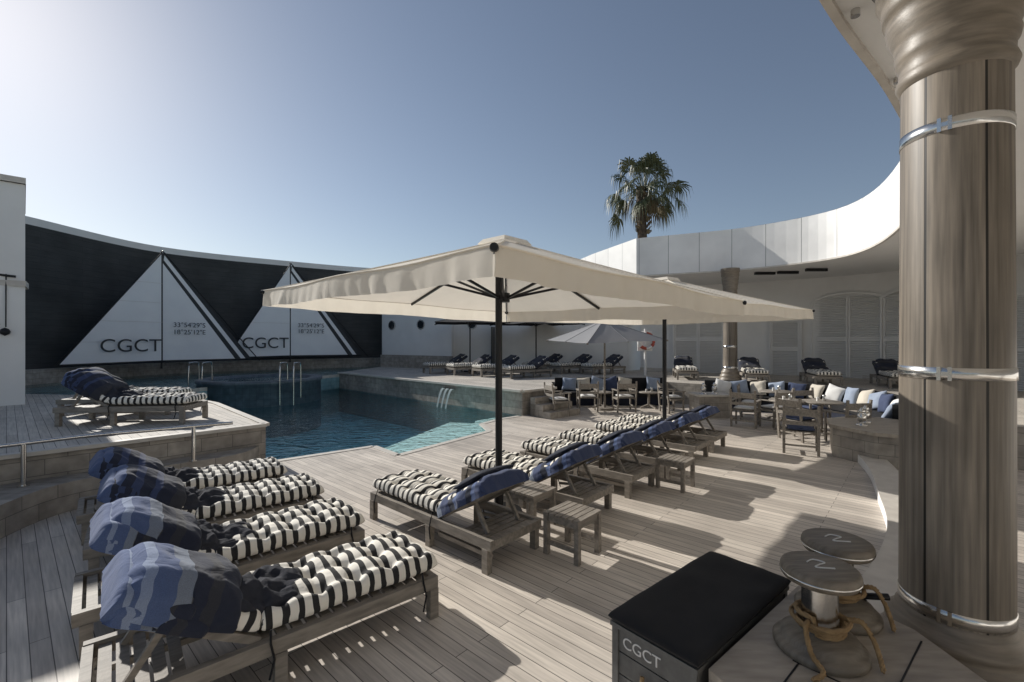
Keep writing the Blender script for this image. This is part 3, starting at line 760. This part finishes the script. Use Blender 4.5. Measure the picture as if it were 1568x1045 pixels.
def left_towel(seed,mat):
    mb=MB()
    bundle(mb,.14,.76,.345,.205,mat,seed,rough=.5,zb=-.04,skew=.12)
    bundle(mb,.40,.79,.352,.12,mat,seed+3,rough=.25,zb=-.06,p=8,skew=.1,pw=.45)
    bundle(mb,.30,.775,.36,.06,mat,seed+6,rough=.25,zb=-.07,p=8,skew=.1,pw=.45)
    bundle(mb,-.34,.30,.31,.155,M_robe,seed+9,rough=1.7,zb=.0,p=3,taper=.25,pw=.8,skew=.3)
    return mb
def row_towel(seed,mat,pm):
    mb=MB(); bundle(mb,.0,.75,.345,.105,mat,seed,rough=.35,zb=-.07,p=8,pw=.5,skew=.05)
    if pm: pillow(mb,.40,.56,.12,Matrix.Translation(place(.47,0,.125))@Matrix.Rotation(-BA,4,'Y'),pm,seed,p=2.2)
    return mb
FR=lounger_frame().obj('f').data
CU=[lounger_cush(s_).obj('c').data for s_ in (1,11,23)]
TL=[left_towel(s_,m_).obj('t').data for s_,m_ in ((3,M_tow),(31,M_tow2),(57,M_tow))]
TR=[row_towel(s_,M_tow3,M_navy).obj('t').data for s_ in (5,17)]
M_tn=towel_mat('navy_towel',[(0,dk),(.3,nv),(.6,dk),(.8,nv)])
TN=[row_towel(8,M_tn,None).obj('t').data]
for o in list(S.collection.objects):
    if o.name.split('.')[0] in ('f','c','t'): D.objects.remove(o)
cnt=0
def lounger(foot,ang,tow,z=0,k=None):
    """foot: centre of foot end; ang: direction from foot to head"""
    global cnt; cnt+=1; k=cnt if k is None else k
    e=empty('sun_lounger',(foot[0],foot[1],z),ang)
    inst('frame',FR,e); inst('cushion',CU[k%3],e)
    if tow: inst('towel',tow[k%len(tow)],e)
AL=R(180+41)
fn=[(-.58,3.49),(-1.42,4.33),(-2.15,5.2),(-2.98,6.0)]
for i,p in enumerate(fn):
    d=(math.cos(R(131)),math.sin(R(131))); lounger((p[0]+d[0]*.34,p[1]+d[1]*.34),AL+R((0,1.5,-1,1)[i]),TL,k=(0,2,1,4)[i])
AR=R(-42); far=[(.29,4.58),(1.25,5.64),(2.1,6.58),(2.78,7.32),(3.6,8.25),(4.25,9.0)]
for i,p in enumerate(far):
    hx,hy=p[0]-.68*.35,p[1]-.73*.35; lounger((hx-2*math.cos(AR),hy-2*math.sin(AR)),AR+R((0,1,-1,.5,-1,1)[i]),TR)
lounger((-5.55,8.0),R(186),[TL[1]],.7); lounger((-6.5,8.95),R(184),[TL[1]],.7)
for i in range(4): lounger((-3.7+i*1.15,19.6-i*.85),R(35),TN,.7)
for i in range(3): lounger((.6+i*1.25,19.9-i*.5),R(35),TN,.7)
for p,a in (((6.3,16.3),75),((8.0,14.8),72),((9.75,14.0),70),((11.4,13.2),65)): lounger(p,R(a),TN,.7)

def side_table(loc,ang,h=.42,s_=.21):
    mb=MB()
    for a in (-1,1):
        for b in (-1,1): mb.box(a*s_*.86-.025,a*s_*.86+.025,b*s_*.86-.025,b*s_*.86+.025,0,h-.03,M_teak)
    for a in (-1,1):
        mb.box(-s_*.73,s_*.73,a*s_*.86-.012,a*s_*.86+.012,h-.09,h-.032,M_teak); mb.box(a*s_*.86-.012,a*s_*.86+.012,-s_*.73,s_*.73,h-.09,h-.032,M_teak)
        mb.box(a*s_*.86-.012,a*s_*.86+.012,-s_*.73,s_*.73,.1,.14,M_teak)
    for k in range(6): 
        y=-s_+k*(2*s_/6)+.004; mb.box(-s_,s_,y,y+2*s_/6-.012,h-.029,h-.005,M_teak)
    mb.obj('side_table',None,(loc[0],loc[1],0),ang)
side_table((.60,4.52),R(48)); side_table((.22,5.22),R(48)); side_table((2.35,6.55),R(48))

# ------------------------------------------------------------------ storage bench
e=empty('storage_bench',(.58,2.69,0),math.atan2(.79,.94))
mb=MB(); BLn=1.23;BWd=.54
for k in range(3):
    z=.03+k*.13; mb.box(.02,BLn-.02,-BWd+.02,-.02,z,z+.122,M_box)
mb.box(.03,BLn-.03,-BWd+.03,-.03,.0,.43,M_pole)
for x in (0.008,BLn-.048):
    for y in (-.048,-BWd+.008): mb.box(x,x+.04,y,y+.04,0,.425,M_box)
mb.box(0,BLn,-BWd,0,.425,.45,M_box)
mb.obj('box',e)
mb=MB(); 
def slab(mb,x0,x1,y0,y1,z0,z1,mat,T=None):
    V=[];F=[];nx,ny=30,16
    for s_ in (1,-1):
        for i in range(nx+1):
            for j in range(ny+1):
                u=-math.cos(math.pi*i/nx);v=-math.cos(math.pi*j/ny); e_=(max(0,1-abs(u)**16)*max(0,1-abs(v)**12))**.4
                V.append(((x0+x1)/2+u*(x1-x0)/2,(y0+y1)/2+v*(y1-y0)/2,(z0+z1)/2+s_*(z1-z0)/2*e_+(.014*nz(u*3,v*2) if s_>0 else 0)*e_))
    k=ny+1
    for s_ in (0,1):
        o=s_*k*(nx+1)
        for i in range(nx):
            for j in range(ny):
                a=o+i*k+j; q=(a,a+k,a+k+1,a+1); F.append(q[::-1] if s_ else q)
    mb.add(V,F,mat,None,True,T)
slab(mb,-.01,BLn+.01,-BWd-.01,.01,.445,.515,M_black); mb.obj('cushion',e)
T=Matrix((Vector((0,-1,0)),Vector((0,0,1)),Vector((-1,0,0)))).transposed().to_4x4(); T.translation=(0.0185,-.2,.325); 
text('CGCT',e,T,.09,M_whitef,.002)
mb=MB(); mb.tube(catmull([(.0,-.22,.24),(-.03,-.24,.16),(-.03,-.3,.15),(-.0,-.32,.24)],4),.012,M_rope,8); mb.obj('rope_handle',e)

# ------------------------------------------------------------------ bollards and plinth
mb=MB(); pl=[(.99,2.29),(1.93,3.07),(2.12,3.0),(2.3,2.6),(2.3,2.0),(1.9,1.5),(1.3,1.5)]
mb.prism(pl,0,.40,M_plinth,M_plinth); mb.prism(pl,.402,.45,M_plinth,M_plinth)
for a,b in (((1.2,2.1),(2.1,2.87)),((1.45,1.85),(2.25,2.5)),((1.45,2.35),(1.85,1.9))): mb.beam(a+(.451,),b+(.451,),.008,.004,M_pole)
mb.obj('timber_plinth')
def bollard(loc,s_=1.0,seed=0):
    e=empty('rope_bollard',loc); mb=MB()
    mb.lathe([(.215,0),(.22,.01),(.22,.03),(.205,.045),(.185,.05),(.18,.075),(.15,.09),(.11,.10),(.1,.11)],M_cap,48)
    mb.lathe([(.09,.10),(.084,.25),(.084,.37)],M_steel,40)
    mb.lathe([(.08,.355),(.15,.365),(.175,.378),(.185,.395),(.185,.425),(.178,.44),(.165,.447),(.001,.449)],M_cap,56)
    mb.lathe([(.1855,.398),(.1875,.400),(.1875,.407),(.1855,.409)],M_steel,56)
    def strand(path,r=.0135):
        for q in range(3):
            pts=[]
            for i,p in enumerate(path):
                a=i*.9+q*2.094; p=Vector(p); pts.append(p+Vector((math.cos(a)*r*.45,math.sin(a)*r*.45*.3,math.sin(a)*r*.45)))
            mb.tube(pts,r*.62,M_rope,6)
    pts=[]
    for k in range(100):
        a=k*.2+seed; rr=.108+.024*((k//31)%2)
        pts.append(((rr+.006*nz(k*.1,seed))*math.cos(a),rr*math.sin(a),.118+(.032*(k/31))%.085+.012*nz(k*.15,1)))
    strand(pts)
    strand(catmull([(.11,-.06,.19),(.15,-.1,.20),(.19,-.12,.13),(.2,-.15,.06),(.18,-.2,.02)],8))
    strand(catmull([(-.1,-.06,.18),(-.14,-.1,.17),(-.15,-.16,.08),(-.13,-.22,.03),(-.2,-.25,.015)],8))
    mb.tube(catmull([(-.05,.03,.4505),(0,.055,.4505),(.04,.02,.4505),(0,0,.4505),(-.04,-.03,.4505),(.05,-.045,.4505)],4),.004,M_whitef,5)
    mb.obj('bollard_body',e)
bollard((1.65,2.44,.452)); bollard((1.97,2.76,.452),1,2.0)
mb=MB(); mb.tube([(2.12,2.75,.52),(2.12,2.75,.56),(2.25,2.72,.57)],.02,M_pole,8); mb.cyl((2.12,2.75,.452),(2.12,2.75,.54),.02,.02,M_pole,8); mb.obj('mooring_cleat')

# ------------------------------------------------------------------ curved kerb right
kerb=catmull([(2.25,3.3),(3.1,3.95),(4.0,4.85),(4.75,5.9),(5.5,7.0),(6.1,8.1)],6)
ko=inset(kerb,-.35)
mb=MB(); mb.prism(kerb+ko[::-1],0.0,.14,M_copy,M_white); mb.obj('curved_kerb')
mb=MB()
mb.prism([(6.05,7.6),(5.85,8.3),(6.25,8.95),(7.3,9.0),(7.6,8.4),(6.6,7.2)],0,.52,M_plinth,M_tile)
mb.prism([(6.0,7.55),(5.8,8.32),(6.22,9.0),(7.35,9.05),(7.65,8.4),(6.6,7.13)],.522,.58,M_plinth,M_plinth); mb.obj('planter_bench')
mb=MB(); mb.box(5.1,5.95,12.4,13.1,0,.58,M_tile); mb.box(5.06,5.99,12.36,13.14,.582,.63,M_copy); mb.obj('stone_plinth')
def lantern(loc,s_=1):
    mb=MB(); 
    mb.lathe([(.09,0),(.09,.02),(.03,.03),(.02,.06),(.06,.08),(.075,.14),(.06,.2),(.03,.22),(.07,.24),(.03,.29),(.01,.32)],M_steel,20); 
    mb.obj('table_lantern',None,loc)
lantern((5.3,12.6,.63)); lantern((5.65,12.7,.63)); lantern((6.3,8.2,.582)); lantern((6.6,8.5,.582))

# ------------------------------------------------------------------ banquettes
bq=catmull([(6.15,14.55),(7.5,14.1),(8.7,13.1),(9.15,11.9),(8.9,10.5),(8.15,9.3),(7.5,8.8)],6)
def banquette(line,name,n_p,depth=.62):
    mb=MB(); i1=inset(line,depth); i2=inset(line,depth-.05); b1=inset(line,.12); 
    mb.strip(i2,0.0,.28,M_navy); 
    mb.prism(b1+i1[::-1],.28,.44,M_black,M_black); mb.prism(line+b1[::-1],.0,.86,M_black,M_black)
    e=mb.obj(name)
    mb=MB(); rr=resample(inset(line,.26),n_p); rn=resample(line,n_p)
    mats=[M_cream,M_ltblue,M_whitef,M_cream,M_blue,M_ltblue]
    for k,p in enumerate(rr):
        if k in (0,n_p-1) or random.random()<.12: continue
        d=Vector((p[0]-rn[k][0],p[1]-rn[k][1])); a=math.atan2(d.y,d.x)+random.uniform(-.35,.35)
        T=Matrix.Translation((p[0],p[1],.66))@Matrix.Rotation(a,4,'Z')@Matrix.Rotation(R(68+random.uniform(-10,10)),4,'Y')@Matrix.Rotation(random.uniform(-.35,.35),4,'Z')
        pillow(mb,.46,.48,.17,T,mats[k%6],k)
    mb.obj('scatter_cushions',e)
banquette(bq[::-1],'curved_banquette',16)
banquette([(5.2,15.5),(4.2,15.5),(3.2,15.5),(2.2,15.5),(1.45,15.5)],'outdoor_sofa',9,.75)

# ------------------------------------------------------------------ chairs and tables
def chair(loc,ang,seatm=M_whitef):
    mb=MB(); w_=.27
    for a in (-1,1):
        mb.box(.2,.24,a*w_-.02,a*w_+.02,0,.63,M_teak)
        mb.beam((-.22,a*w_,0),(-.30,a*w_,.92),.038,.045,M_teak)
        mb.box(-.27,.28,a*w_-.035,a*w_+.035,.632,.655,M_teak)
        mb.box(-.2,.2,a*w_-.012,a*w_+.012,.37,.42,M_teak); mb.box(-.2,.2,a*w_-.012,a*w_+.012,.15,.18,M_teak)
    mb.box(.205,.235,-w_+.02,w_-.02,.36,.41,M_teak); mb.box(-.24,-.21,-w_+.02,w_-.02,.15,.18,M_teak)
    for k in range(6): mb.box(-.2+k*.07,-.2+k*.07+.055,-w_+.022,w_-.022,.41,.428,M_teak)
    for z,h_ in ((.55,.07),(.72,.13)):
        x=-.22-.08*z/.92; mb.box(x-.02,x,-w_+.015,w_-.015,z,z+h_,M_teak)
    pillow(mb,.44,.46,.09,Matrix.Translation((0,0,.47)),seatm,3,12)
    mb.obj('armchair',None,(loc[0],loc[1],0),ang)
chair((2.25,13.6),R(90)); chair((3.35,13.6),R(95)); chair((1.3,12.9),R(20))
chair((5.75,11.2),R(50)); chair((6.5,11.3),R(110)); chair((5.45,8.6),R(60),M_blue); chair((6.1,9.7),R(20),M_blue); chair((6.4,12.2),R(-30)); chair((4.7,13.4),R(10)); chair((7.4,11.2),R(-80),M_blue); chair((6.9,9.4),R(100),M_cream)
def table(loc,r=.42,h=.74):
    mb=MB()
    mb.lathe([(r-.01,h-.035),(r,h-.03),(r,h-.005),(r-.008,h),(0.001,h+.001)],M_teak,40); mb.cyl((0,0,.03),(0,0,h-.036),.04,.04,M_teak,14)
    for k in range(4):
        a=k*math.pi/2+.4; mb.beam((.04*math.cos(a),.04*math.sin(a),.1),(.33*math.cos(a),.33*math.sin(a),.02),.05,.04,M_teak)
    mb.lathe([(.035,h+.002),(.04,h+.05),(.035,h+.12),(.03,h+.13)],M_steel,16,(.1,.05,0)); mb.lathe([(.03,h+.002),(.03,h+.09)],M_whitef,12,(-.08,.0,0))
    mb.obj('round_table',None,(loc[0],loc[1],0))
table((7.0,10.3)); table((7.2,12.4)); table((2.8,14.35),.35,.5); table((6.35,10.5),.38,.74)
table((4.3,14.3),.3,.5)
print('objects',len(S.objects))
